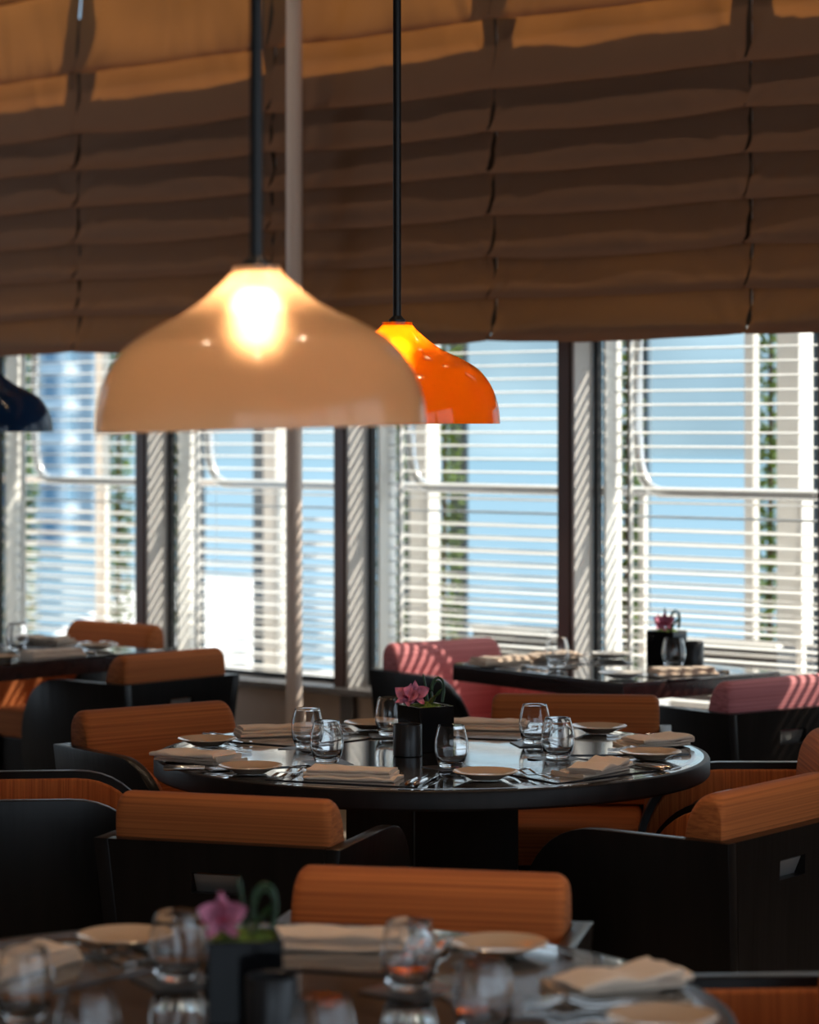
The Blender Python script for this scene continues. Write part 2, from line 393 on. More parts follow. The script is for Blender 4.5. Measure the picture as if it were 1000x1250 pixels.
# ------------------------------------------------------------------ outside
structure('terrace_floor', MB().box((-8.0, 10.9, -0.10), (40, 4.8, 0.1)).mesh('terrace_floor', 'terrace_stone'), WROT)
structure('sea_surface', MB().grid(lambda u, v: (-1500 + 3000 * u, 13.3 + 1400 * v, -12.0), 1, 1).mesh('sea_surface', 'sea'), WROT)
def hill(u, v):
    x = -1700 + 3400 * u
    h = 150 * (0.55 + 0.45 * noise.noise(Vector((x * 0.0016, 1.3, 0)))) + 55
    n = noise.noise(Vector((x * 0.01, v * 6, 4))) * 14 + noise.noise(Vector((x * 0.035, v * 14, 8))) * 6
    return (x, 1150 + 320 * v + n * 1.6, -13 + (h + 40 * v) * math.sin(v * math.pi / 2) + n * v)
structure('hills', MB().grid(hill, 160, 24).mesh('hills', 'hill_haze', smooth=50, recalc=False), (0, 0, 0))
bal = put('terrace_balustrade', None, None, W(-8.2, 9.35, -0.05), WROT)
tag(bal, 'long white balustrade of thin horizontal bars on the terrace outside', 'balustrade')
bar = MB().box((0, 0, 0), (7.6, 0.022, 0.009)).mesh('bar', 'white_alu')
for k in range(14): put('bar', bar, bal, (0, 0, 0.48 + k * 0.058))
put('handrail', MB().tube([(-3.8, 0, 1.40), (3.8, 0, 1.40)], 0.022, 10).mesh('handrail', 'rail_steel', smooth=40), bal)
bp_ = MB().box((0, 0, 0.69), (0.03, 0.03, 1.38)).mesh('upright', 'white_alu')
for q in (-2.02, -0.77, 0.21, 1.45, 2.26): put('upright', bp_, bal, (q, 0.02, 0))
pil = [(-6.37, 0.12, 'broad stone pillar outside the window at the right edge'), (-6.60, 0.05, 'narrow stone pillar outside the window behind the square table'),
       (-8.55, 0.11, 'pale stone pillar outside the window behind the pink armchair'), (-9.59, 0.09, 'pale stone pillar seen beside the slim pole through the window'),
       (-10.93, 0.06, 'narrow pale stone pillar outside the leftmost window')]
for s, wd, lb in pil:
    m_ = MB().box((0, 0, 2.0), (wd, wd, 4.0)); m_.box((0, 0, 0.06), (wd + 0.04, wd + 0.04, 0.12))
    tag(put('terrace_pillar', m_.mesh('terrace_pillar', 'pillar_stone', bevel=0.006), None, W(s, 10.0, -0.05), WROT), lb, 'pillar', 'pillars on the terrace')
scr = [(-7.73, 0.11, 'dark tinted glass screen outside the window left of the flower pot'),
       (-8.91, 0.12, 'dark tinted glass screen outside, right of the pale pillar behind the pink armchair'),
       (-10.88, 0.11, 'dark tinted glass screen outside the window left of the slim pole'),
       (-10.38, 0.09, 'grey tinted glass screen outside, directly left of the slim pole'),
       (-6.72, 0.09, 'dark tinted glass screen at the right edge outside the window'),
       (-9.29, 0.11, 'dark tinted glass screen outside, left of the pale pillar behind the pink armchair')]
for s, wd, lb in scr:
    e = put('glass_screen', None, None, W(s, 10.7, -0.05), WROT); tag(e, lb, 'screen', 'tinted screens on the terrace')
    put('panel', MB().box((0, 0, 1.8), (wd, 0.02, 3.5)).mesh('panel', 'screen_tint', bevel=0.003), e)
    put('foot', MB().box((0, 0, 0.03), (wd + 0.05, 0.12, 0.06)).mesh('foot', 'sill_grey', bevel=0.004), e)
def shrub(s, n, h, r, lb, seed):
    rng = random.Random(seed)
    e = put('columnar_shrub', None, None, W(s, n, -0.05)); tag(e, lb, 'shrub', 'columnar shrubs on the terrace')
    put('planter', MB().lathe([(0.10, 0), (0.13, 0.30), (0.115, 0.30), (0.10, 0.26), (0.0, 0.26)], 16).mesh('planter', 'planter_dark', smooth=40), e)
    put('stem', MB().tube([(0, 0, 0.25), (0.01, 0, h * 0.5), (0, 0.01, h * 0.95)], [0.018, 0.012, 0.004], 6).mesh('stem', 'shrub_stem'), e)
    fo = MB()
    for k in range(2600):
        z = 0.34 + (h - 0.34) * rng.random(); rr = r * math.sqrt(rng.random()) * (0.9 if z < h * 0.85 else 0.5); a = rng.random() * 6.283
        c = Vector((rr * math.cos(a), rr * math.sin(a), z)); d = Vector((math.cos(a), math.sin(a), rng.uniform(-.2, .9))).normalized() * rng.uniform(.035, .06)
        w = Vector((-math.sin(a), math.cos(a), rng.uniform(-.6, .6))).normalized() * 0.016
        fo.add([c, c + d * 0.5 + w, c + d, c + d * 0.5 - w], [(0, 1, 2, 3)])
    tag(put('foliage', fo.mesh('foliage', 'shrub_leaf', recalc=False), e), kind='stuff')
shrub(-7.49, 10.25, 3.4, 0.070, 'tall narrow green shrub outside, left of the flower pot', 1)
shrub(-8.64, 10.25, 3.4, 0.085, 'tall narrow green shrub right of the pillar behind the pink armchair', 2)
shrub(-6.67, 10.25, 3.4, 0.070, 'tall narrow green shrub outside beside the right edge pillar', 3)
shrub(-10.55, 10.25, 3.4, 0.070, 'tall narrow green shrub outside the window left of the slim pole', 4)
shrub(-11.08, 10.25, 3.2, 0.080, 'tall narrow green shrub outside the leftmost window beside a narrow pillar', 5)
shrub(-8.99, 10.25, 3.4, 0.060, 'tall narrow green shrub outside, left of the armchair with the rolled pink back', 6)
shrub(-11.92, 10.25, 2.6, 0.090, 'green shrub outside the far left end of the leftmost window', 7)
for s, n, wd, h, lb in ((-7.58, 9.62, 0.44, 0.74, 'low dark planter box outside behind the glass on the square table'), (-6.40, 9.62, 0.56, 0.74, 'low dark planter box outside right of the flower pot')):
    e = put('planter_box', None, None, W(s, n, -0.05), WROT); tag(e, lb, 'planter', 'dark planter boxes on the terrace')
    m_ = MB(); t_ = 0.02
    m_.box((0, -0.14, h / 2), (wd, t_, h)); m_.box((0, 0.14, h / 2), (wd, t_, h)); m_.box((-wd / 2 + t_ / 2, 0, h / 2), (t_, 0.26, h)); m_.box((wd / 2 - t_ / 2, 0, h / 2), (t_, 0.26, h))
    put('body', m_.mesh('body', 'planter_dark', bevel=0.002), e)
    put('soil', MB().box((0, 0, h - 0.05), (wd - 0.05, 0.25, 0.04)).mesh('soil', 'shrub_stem'), e)
    put('rim', MB().box((0, -0.145, h + 0.006), (wd + 0.02, 0.05, 0.012)).mesh('rim', 'white_alu', bevel=0.002), e)
pv = put('pavilion', None, None, (-4.3, 44, -12)); tag(pv, 'bright white flat-roofed pavilion below the terrace seen left of the slim pole', 'building')
put('hall', MB().box((0, 0, 5.0), (2.6, 28, 10.0)).mesh('hall', 'terrace_stone'), pv)
put('roof', MB().box((0, 0, 10.1), (3.0, 28.6, 0.25)).mesh('roof', 'terrace_stone', bevel=0.02), pv)
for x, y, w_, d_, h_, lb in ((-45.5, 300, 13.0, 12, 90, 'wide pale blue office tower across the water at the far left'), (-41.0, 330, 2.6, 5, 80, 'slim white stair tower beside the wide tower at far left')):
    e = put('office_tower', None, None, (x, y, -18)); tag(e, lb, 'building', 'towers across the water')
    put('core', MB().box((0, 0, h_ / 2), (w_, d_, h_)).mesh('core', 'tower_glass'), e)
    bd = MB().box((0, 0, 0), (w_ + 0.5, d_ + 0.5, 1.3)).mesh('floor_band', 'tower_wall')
    for k in range(int(h_ / 4)): put('floor_band', bd, e, (0, 0, 2 + 4 * k))
    fin = MB().box((0, 0, h_ / 2), (0.9, 0.5, h_)).mesh('fin', 'tower_wall')
    for k in range(3 if w_ < 5 else 6): put('fin', fin, e, (-w_ / 2 + w_ * k / (2 if w_ < 5 else 5), -d_ / 2 - 0.3, 0))

# ------------------------------------------------------------------ pendant lamps
SH = [(1.0, 0.0), (0.995, 0.08), (0.984, 0.16), (0.952, 0.28), (0.90, 0.39), (0.83, 0.485), (0.75, 0.556), (0.595, 0.643), (0.49, 0.69), (0.39, 0.746), (0.31, 0.805), (0.24, 0.865), (0.185, 0.915), (0.145, 0.96)]
def catmull(P, n):
    out = []
    for i in range(len(P) - 1):
        p0, p1, p2, p3 = P[max(i - 1, 0)], P[i], P[i + 1], P[min(i + 2, len(P) - 1)]
        for k in range(n):
            t = k / n
            out.append(tuple(0.5 * ((2 * b) + (-a + c) * t + (2 * a - 5 * b + 4 * c - d) * t * t + (-a + 3 * b - 3 * c + d) * t ** 3) for a, b, c, d in zip(p0, p1, p2, p3)))
    return out + [P[-1]]
def pendant(x, y, zr, Rr, shade, bulb, label, tilt=0.0, bulb_h=0.60, bulb_r=0.036):
    e = put('pendant_lamp', None, None, (x, y, zr)); tag(e, label, 'lamp', 'dome pendant lamps')
    pr = [(r * Rr, h * Rr) for r, h in catmull(SH, 3)]
    th = 0.004
    inner = [(max(r - th, 0.004), h - th * (1 - r / Rr)) for r, h in pr]
    sh = put('shade', MB().lathe(pr + inner[::-1], 72, closed=True).mesh('shade', shade, smooth=50), e, (0, 0, 0), (0, tilt, 0))
    top = Rr * 0.96
    put('collar', MB().lathe([(0.0, 0.006), (0.145 * Rr + 0.001, 0.006), (0.145 * Rr + 0.001, -0.002), (0.0, -0.002)], 32).mesh('collar', shade, smooth=30), sh, (0, 0, top))
    ox = math.sin(tilt) * top
    put('rod_joint', MB().lathe([(0.0, -0.01), (0.022, -0.01), (0.022, 0.012), (0.012, 0.022), (0.0, 0.022)], 20).mesh('rod_joint', 'black_metal', smooth=30), e, (ox, 0, top))
    put('rod', MB().tube([(0, 0, top), (0, 0, H_CEIL - zr)], 0.0105, 14).mesh('rod', 'black_metal', smooth=40), e, (ox, 0, 0))
    put('ceiling_plate', MB().lathe([(0.0, 0.0), (0.06, 0.0), (0.06, 0.02), (0.0, 0.02)], 24).mesh('ceiling_plate', 'black_metal', smooth=30), e, (ox, 0, H_CEIL - zr - 0.02))
    put('socket', MB().tube([(0, 0, top), (0, 0, Rr * bulb_h + bulb_r * 0.9)], 0.013, 12).mesh('socket', 'black_metal', smooth=40), e, (ox, 0, 0))
    bm_ = MB().lathe([(0.0, -1.0), (0.5, -0.866), (0.866, -0.5), (1.0, 0.0), (0.866, 0.5), (0.5, 0.866), (0.0, 1.0)], 16)
    bm_.v = [(a * bulb_r, b * bulb_r, c * bulb_r) for a, b, c in bm_.v]
    put('bulb', bm_.mesh('bulb', bulb, smooth=60), e, (ox, 0, Rr * bulb_h))
pendant(-0.238, 4.20, 1.630, 0.265, 'shade_cream', 'bulb_warm', 'large glowing cream dome pendant lamp hanging in front', tilt=R(-1.7), bulb_h=0.70)
pendant(-0.032, 6.73, 1.641, 0.265, 'shade_orange', 'bulb_orange_lamp', 'bright orange dome pendant lamp behind the cream lamp', bulb_h=0.68)
pendant(-1.722, 10.70, 1.612, 0.265, 'shade_blue', 'bulb_dim', 'dark blue dome pendant lamp cut off by the left edge')

# ------------------------------------------------------------------ ceiling downlights, out of view, added as fill light
can = MB().lathe([(0.062, 0.0), (0.052, 0.0), (0.045, 0.07), (0.055, 0.07), (0.062, 0.004)], 24, closed=True).mesh('housing', 'black_metal', smooth=40)
DL = [((-0.9, 1.6), 34), ((0.5, 1.6), 34), ((1.7, 2.6), 34), ((-0.3, 3.0), 34), ((-1.4, 4.4), 34), ((0.5, 4.6), 34), ((1.7, 4.8), 34), ((-0.6, 6.0), 34), ((0.9, 5.9), 34)]  # unseen lamps added to fill the room with warm light
DL += [(W(q, 7.25)[:2], 12) for q in (-10.2, -9.4, -8.6, -7.8, -7.0, -6.2, -5.4, -4.6)]  # row added so each blind fold catches light and shades the next
for k, ((x, y), pwr) in enumerate(DL):
    e = put('fill_downlight', None, None, (x, y, H_CEIL - 0.075)); tag(e, 'unseen ceiling downlight added as fill above the dining tables' if pwr > 20 else 'unseen ceiling downlight added to wash the roman blinds', 'downlight', 'added fill downlights above the tables' if pwr > 20 else 'added fill downlights along the blinds')
    put('housing', can, e)
    ld = bpy.data.lights.new('fill_beam', 'SPOT'); ld.energy = pwr; ld.color = (1.0, 0.74, 0.50); ld.spot_size = R(62 if pwr > 20 else 100); ld.spot_blend = 0.6; ld.shadow_soft_size = 0.045
    lo = bpy.data.objects.new('fill_beam', ld); col.objects.link(lo); lo.parent = e; lo.location = (0, 0, 0.03)

# ------------------------------------------------------------------ tables
TZ = 0.75
def round_table(x, y, rz, label):
    e = put('round_table', None, None, (x, y, 0), (0, 0, rz)); tag(e, label, 'table', 'round tables')
    Rt = 0.75
    put('table_top', MB().lathe([(0.0, 0.705), (0.7335, 0.705), (0.7335, TZ), (0.0, TZ)], 96).mesh('table_top', 'wenge_top', smooth=35), e)
    put('edge_band', MB().lathe([(0.734, 0.70), (0.745, 0.70), (Rt, 0.706), (Rt, 0.742), (0.747, 0.748), (0.742, TZ), (0.734, TZ)], 96, closed=True).mesh('edge_band', 'rim_wood', smooth=35), e)
    put('inlay_ring', MB().lathe([(0.700, TZ - 0.001), (0.700, TZ + 0.0006), (0.712, TZ + 0.0006), (0.712, TZ - 0.001)], 96, closed=True).mesh('inlay_ring', 'rim_metal', smooth=30), e)
    put('pedestal', MB().box((0, 0, 0.37), (0.34, 0.34, 0.66)).mesh('pedestal', 'wenge', bevel=0.006), e)
    put('base_plate', MB().box((0, 0, 0.02), (0.62, 0.62, 0.04)).mesh('base_plate', 'wenge', bevel=0.006), e)
round_table(0.06, 7.10, R(33), 'dark round dining table set for six in the middle')
round_table(-0.26, 3.93, R(20), 'dark round dining table in the blurred foreground')
def square_table(x, y, rz, lx, ly, label):
    e = put('square_table', None, None, (x, y, 0), (0, 0, rz)); tag(e, label, 'table', 'square tables by the windows')
    put('table_top', MB().box((0, 0, TZ - 0.004), (lx - 0.004, ly - 0.004, 0.008)).mesh('table_top', 'wenge_top', bevel=0.002), e)
    put('edge_band', MB().box((0, 0, TZ - 0.036), (lx, ly, 0.056)).mesh('edge_band', 'table_wood', bevel=0.003), e)
    put('pedestal', MB().box((0, 0, 0.36), (0.16, 0.16, 0.65)).mesh('pedestal', 'wenge', bevel=0.006), e)
    put('base_plate', MB().box((0, 0, 0.015), (0.48, 0.48, 0.03)).mesh('base_plate', 'wenge', bevel=0.006), e)
RR = math.atan2(-0.799, 0.602)
square_table(0.750, 9.62, RR, 0.954, 0.76, 'dark square table with a flower pot by the right window')
tc_ = W((-7.51 - 8.95) / 2, (6.32 + 7.21) / 2)
square_table(tc_[0], tc_[1], WR, 1.44, 0.89, 'dark square table at the far left beneath the blue lamp')

# ------------------------------------------------------------------ armchairs
def xo(z): return 0.228 + 0.072 * z / 0.69
def yb(z): return -0.272 - 0.028 * z / 0.69
ZT = 0.69
arm_poly = [(1, 0.0), (1, ZT)]
def arm_outline(inset=0.0, zlow=0.0, yback=0.0):
    zt = ZT - inset; pts = []
    pts.append((yb(zlow) + yback, zlow)); pts.append((yb(zt) + yback, zt))
    a, b = 0.24, 0.30; cy, cz = 0.06, ZT - b
    for k in range(13):
        t = math.pi / 2 * (1 - k / 12)
        pts.append((cy + (a - inset) * math.cos(t) ** 0.9, cz + (b - inset) * math.sin(t) ** 0.9))
    pts.append((0.27 - inset, zlow))
    return pts
def chair_meshes(pre):
    M = {}
    TH = 0.036
    for s, nm in ((-1, 'sl'), (1, 'sr')):
        M[nm] = MB().prism(arm_outline(), lambda y, z: (s * xo(z), y, z), lambda y, z: (s * (xo(z) - TH), y, z)).mesh('side_panel', 'wenge', smooth=25, bevel=0.0025, seg=2)
        M['p' + nm] = MB().prism(arm_outline(0.018, 0.40, 0.06), lambda y, z: (s * (xo(z) - TH - 0.0005), y, z), lambda y, z: (s * (xo(z) - TH - 0.024), y, z)).mesh('arm_pad', pre + '_upright', smooth=30, bevel=0.007, seg=3)
    # back panel with a hand slot
    hz0, hz1, hx = 0.575, 0.622, 0.060
    def bp(x, z, o): return (x * (xo(z) - TH) if abs(x) == 1 else x, yb(z) + o, z)
    xs = [-1, -hx, hx, 1]; zs = [0.0, hz0, hz1, ZT]
    m_ = MB(); vs_ = []
    for o in (0.0, TH):
        for z in zs:
            for x in xs: vs_.append(bp(x, z, o))
    fs_ = []
    for j in range(3):
        for i in range(3):
            if i == 1 and j == 1: continue
            q = (j * 4 + i, j * 4 + i + 1, (j + 1) * 4 + i + 1, (j + 1) * 4 + i)
            fs_.append(q); fs_.append(tuple(k + 16 for k in reversed(q)))
    ring = [0, 1, 2, 3, 7, 11, 15, 14, 13, 12, 8, 4]
    for k in range(12): fs_.append((ring[k], ring[(k + 1) % 12], ring[(k + 1) % 12] + 16, ring[k] + 16))
    for p, q in ((5, 6), (6, 10), (10, 9), (9, 5)): fs_.append((p, q, q + 16, p + 16))
    m_.add(vs_, fs_)
    M['back'] = m_.mesh('back_panel', 'wenge', smooth=25)
    M['hp'] = MB().box((0, yb(0.6) + 0.022, 0.594), (2 * hx - 0.004, 0.003, 0.050), rx=R(24)).mesh('hand_slot_plate', 'handle_plate', bevel=0.001)
    # back cushion: D-shaped profile, slightly wider at the top
    prof = [(-0.258, 0.46), (-0.262, 0.60), (-0.264, 0.70), (-0.264, 0.752), (-0.258, 0.776), (-0.243, 0.789), (-0.224, 0.792), (-0.203, 0.786), (-0.184, 0.770), (-0.168, 0.742), (-0.157, 0.70), (-0.150, 0.64), (-0.147, 0.56), (-0.148, 0.46)]
    prof = catmull(prof, 2)
    US = [-1, -0.997, -0.99, -0.978, -0.962, -0.942, -0.92] + [-0.88 + 1.76 * q / 10 for q in range(11)] + [0.92, 0.942, 0.962, 0.978, 0.99, 0.997, 1]
    NX = len(US) - 1; m_ = MB(); vs_ = []; n = len(prof)
    cy, cz = -0.21, 0.62
    for i in range(NX + 1):
        u = US[i]
        k = 1.0
        if abs(u) > 0.9: k = 1 - 0.14 * (1 - math.sqrt(max(0.0, 1 - ((abs(u) - 0.9) / 0.1) ** 2)))
        for y, z in prof:
            hw = min(xo(z), 0.3015) - TH - 0.003
            vs_.append((u * hw, cy + (y - cy) * k, z if z < 0.6 else 0.6 + (z - 0.6) * k))
    fs_ = [(i * n + j, i * n + (j + 1) % n, (i + 1) * n + (j + 1) % n, (i + 1) * n + j) for i in range(NX) for j in range(n)]
    fs_ += [tuple(range(n)), tuple(NX * n + j for j in range(n))]
    m_.add(vs_, fs_)
    M['cush'] = m_.mesh('back_cushion', pre + '_across', smooth=50)
    def hw(z): return xo(z) - TH - 0.027
    m_ = MB(); z0, z1 = 0.33, 0.452
    m_.add([(-hw(z0), -0.235, z0), (hw(z0), -0.235, z0), (hw(z0), 0.275, z0), (-hw(z0), 0.275, z0), (-hw(z1), -0.235, z1), (hw(z1), -0.235, z1), (hw(z1), 0.275, z1), (-hw(z1), 0.275, z1)],
           [(3, 2, 1, 0), (4, 5, 6, 7), (0, 1, 5, 4), (1, 2, 6, 5), (2, 3, 7, 6), (3, 0, 4, 7)])
    M['seat'] = m_.mesh('seat_cushion', pre + '_across', smooth=60, bevel=0.025, seg=4)
    def hb(z): return xo(z) - TH - 0.002
    m_ = MB(); z0, z1 = 0.10, 0.328
    m_.add([(-hb(z0), -0.235, z0), (hb(z0), -0.235, z0), (hb(z0), 0.25, z0), (-hb(z0), 0.25, z0), (-hb(z1), -0.235, z1), (hb(z1), -0.235, z1), (hb(z1), 0.25, z1), (-hb(z1), 0.25, z1)],
           [(3, 2, 1, 0), (4, 5, 6, 7), (0, 1, 5, 4), (1, 2, 6, 5), (2, 3, 7, 6), (3, 0, 4, 7)])
    M['base'] = m_.mesh('seat_base', 'wenge', bevel=0.004)
    return M
CM = {'orange': chair_meshes('orange'), 'pink': chair_meshes('pink')}
def chair(x, y, fx, fy, label, kind='orange'):
    e = put('armchair', None, None, (x, y, 0), (0, 0, math.atan2(-fx, fy)))
    tag(e, label, 'armchair', 'low %s armchairs with dark wooden shells' % kind)
    M = CM[kind]
    put('side_panel', M['sl'], e); put('side_panel', M['sr'], e); put('arm_pad', M['psl'], e); put('arm_pad', M['psr'], e)
    b = put('back_panel', M['back'], e); put('hand_slot_plate', M['hp'], b)
    put('back_cushion', M['cush'], e); put('seat_cushion', M['seat'], e); put('seat_base', M['base'], e)
chair(-0.35, 6.216, 0.30, 0.954, 'orange armchair seen from behind at the near left of the middle round table')
chair(0.666, 6.34, -0.79, 0.61, 'orange armchair with a large dark side panel at the near right of the middle table')
chair(0.93, 7.10, -1.0, 0.0, 'orange armchair at the right edge showing its striped inner arm beside the round table')
chair(0.50, 8.02, -0.10, -0.995, 'orange armchair facing us behind the right side of the middle round table')
chair(-0.64, 7.73, 0.60, -0.80, 'orange armchair at the far left side of the middle round table')
chair(-0.95, 6.91, 0.995, 0.10, 'orange armchair cut off by the left edge, only its arms showing')
chair(-0.002, 4.765, -0.20, -0.98, 'orange armchair facing us at the far side of the blurred foreground table')
chair(0.56, 4.23, -1.0, -0.06, 'orange armchair cut off in the lower right corner, one arm showing')
chair(-1.07, 9.96, -0.756, 0.654, 'orange armchair seen from behind at the near end of the left window table')
chair(-1.41, 11.10, -0.654, -0.756, 'orange armchair against the window behind the far left table')
chair(0.261, 10.14, 0.602, -0.799, 'pink armchair with sunlit rolled back left of the square window table', 'pink')
chair(1.104, 8.993, -0.602, 0.799, 'pink armchair seen from behind at the right edge near the square table', 'pink')

# ------------------------------------------------------------------ tableware
def plate_mesh(m): return MB().lathe([(0.0, 0.0), (0.042, 0.0), (0.046, 0.003), (0.066, 0.011), (0.081, 0.0165), (0.0825, 0.018), (0.081, 0.0195), (0.066, 0.0145), (0.050, 0.009), (0.035, 0.007), (0.0, 0.0065)], 40).mesh('plate', m, smooth=50)
PLM = {'tan': plate_mesh('plate_glaze'), 'white': plate_mesh('white_glaze')}
gp = [(0.0, 0.0), (0.026, 0.0), (0.031, 0.003), (0.039, 0.020), (0.0435, 0.040), (0.0445, 0.055), (0.0425, 0.075), (0.037, 0.097), (0.0335, 0.108), (0.0327, 0.1088), (0.0319, 0.108),
      (0.0354, 0.097), (0.0408, 0.075), (0.0427, 0.055), (0.0415, 0.040), (0.036, 0.022), (0.026, 0.013), (0.0, 0.011)]
GLM = MB().lathe(gp, 40).mesh('tumbler', 'glass', smooth=60)
COM = MB().box((0, 0, 0.0015), (0.115, 0.115, 0.003)).mesh('coaster', 'coaster_card', bevel=0.0008)
def trapezoid():
    return MB().prism([(-0.205, -0.165), (0.205, -0.165), (0.150, 0.165), (-0.150, 0.165)], lambda x, y: (x, y, 0.0), lambda x, y: (x, y, 0.003)).mesh('placemat', 'mat_leather', bevel=0.001)
TRM = trapezoid()
RCM = MB().box((0, 0, 0.0015), (0.42, 0.30, 0.003)).mesh('placemat', 'mat_leather', bevel=0.001)
def fork_mesh():
    m_ = MB(); N = 14
    def zc(y): return 0.004 + 0.006 * math.exp(-((y + 0.055) / 0.03) ** 2) + 0.010 * math.exp(-((y - 0.035) / 0.025) ** 2)
    def wd(y):
        if y < -0.02: return 0.0055 - 0.0025 * (y + 0.10) / 0.08
        return 0.003
    def strip(f, y0, y1, n, th=0.0022):
        vs_ = []; fs_ = []
        for i in range(n + 1):
            y = y0 + (y1 - y0) * i / n; c, w = f(y); z = zc(y)
            vs_ += [(c - w, y, z), (c + w, y, z), (c + w, y, z + th), (c - w, y, z + th)]
        for i in range(n):
            for k in range(4): fs_.append((4 * i + k, 4 * i + (k + 1) % 4, 4 * i + 4 + (k + 1) % 4, 4 * i + 4 + k))
        fs_ += [(0, 1, 2, 3), (4 * n, 4 * n + 1, 4 * n + 2, 4 * n + 3)]
        m_.add(vs_, fs_)
    strip(lambda y: (0, wd(y)), -0.10, 0.028, 12)
    strip(lambda y: (0, 0.003 + 0.0085 * min(1, (y - 0.028) / 0.016)), 0.028, 0.056, 4)
    for c in (-0.0095, -0.0032, 0.0032, 0.0095):
        strip(lambda y, c=c: (c, 0.0017 - 0.0007 * (y - 0.056) / 0.042), 0.056, 0.098, 4)
    return m_.mesh('fork', 'steel', smooth=40)
FKM = fork_mesh()
KBM = MB().prism([(-0.004, 0.0), (0.004, 0.0), (0.009, 0.02), (0.009, 0.085), (0.004, 0.108), (-0.003, 0.112), (-0.006, 0.07)], lambda x, y: (x, y, 0.004), lambda x, y: (x, y, 0.0055)).mesh('blade', 'steel', smooth=30)
KHM = MB().tube([(0, -0.105, 0.006), (0, -0.10, 0.006), (0, -0.05, 0.006), (0, 0.0, 0.006)], [0.003, 0.0058, 0.0055, 0.0040], 10).mesh('handle', 'steel', smooth=40)
def napkin_mesh(seed, L=0.235, Wd=0.10, fan=0.0):
    rng = random.Random(seed); m_ = MB()
    z = 0.0
    for k in range(3):
        w = Wd * (1.0 - 0.05 * k) / 2; t = 0.0098; off = rng.uniform(-0.004, 0.004) - fan * 0.016 * k; lo = rng.uniform(-0.006, 0.006)
        prof = []
        for q in range(9):
            a = math.pi / 2 + math.pi * q / 8; prof.append((-w + 0.005 + 0.005 * math.cos(a), t / 2 + t / 2 * math.sin(a)))
        for q in range(9):
            a = -math.pi / 2 + math.pi * q / 8; prof.append((w - 0.005 + 0.005 * math.cos(a), t / 2 + t / 2 * math.sin(a)))
        for q in range(1, 8): prof.append((w - 0.005 - (2 * w - 0.01) * q / 8, t))
        n = len(prof); NX = 22; vs_ = []
        for i in range(NX + 1):
            u = i / NX; x = (u - 0.5) * (L - 0.010 * k) + lo
            for y, zz in prof:
                wv = 0.0045 * noise.noise(Vector((x * 22 + seed * 7, y * 30, k * 1.7))) * (zz / t)
                sh_ = 0.05 * math.sin(u * 3.0 + seed) * 0.05
                vs_.append((x + fan * 0.010 * math.sin(k * 2.0 + y * 20), y + off + sh_ + fan * 0.02 * (u - .5) * k, z + zz + max(wv, -0.002) + (0.004 * math.sin(u * 9 + seed + k) * (zz / t) if fan else 0)))
        fs_ = [(i * n + j, i * n + (j + 1) % n, (i + 1) * n + (j + 1) % n, (i + 1) * n + j) for i in range(NX) for j in range(n)]
        fs_ += [tuple(range(n)), tuple(NX * n + j for j in range(n))]
        m_.add(vs_, fs_); z += t * 0.93
    return m_.mesh('napkin', 'napkin_cloth', smooth=50)
NPM = [napkin_mesh(1), napkin_mesh(2), napkin_mesh(3, 0.22, 0.11, 1.0), napkin_mesh(4, 0.20, 0.12, 1.0), napkin_mesh(5)]
ZI = TZ + 0.0035
def face_rot(fx, fy): return math.atan2(-fx, fy)
def napkin(x, y, rz, k, label, grp): tag(put('napkin', NPM[k], None, (x, y, ZI), (0, 0, rz)), label, 'napkin', grp)
def plate(x, y, label, grp, kind='tan'): tag(put('side_plate', PLM[kind], None, (x, y, ZI)), label, 'plate', grp)
def fork(x, y, rz, label, grp): tag(put('fork', FKM, None, (x, y, ZI), (0, 0, rz)), label, 'fork', grp)
def knife(x, y, rz, label, grp):
    e = put('knife', None, None, (x, y, ZI - 0.0005), (0, 0, rz)); tag(e, label, 'knife', grp)
    put('blade', KBM, e); put('handle', KHM, e)
def tumbler(x, y, label, grp, rz=0.6, cl=None):
    if cl: tag(put('coaster', COM, None, (x, y, TZ + 0.0003), (0, 0, rz)), cl, 'coaster', grp.replace('tumblers', 'coasters'))
    tag(put('tumbler', GLM, None, (x, y, ZI + 0.0002)), label, 'glass', grp)
def pmat(x, y, rz, label, grp, me=None): tag(put('placemat', me or TRM, None, (x, y, TZ + 0.0002), (0, 0, rz)), label, 'placemat', grp)

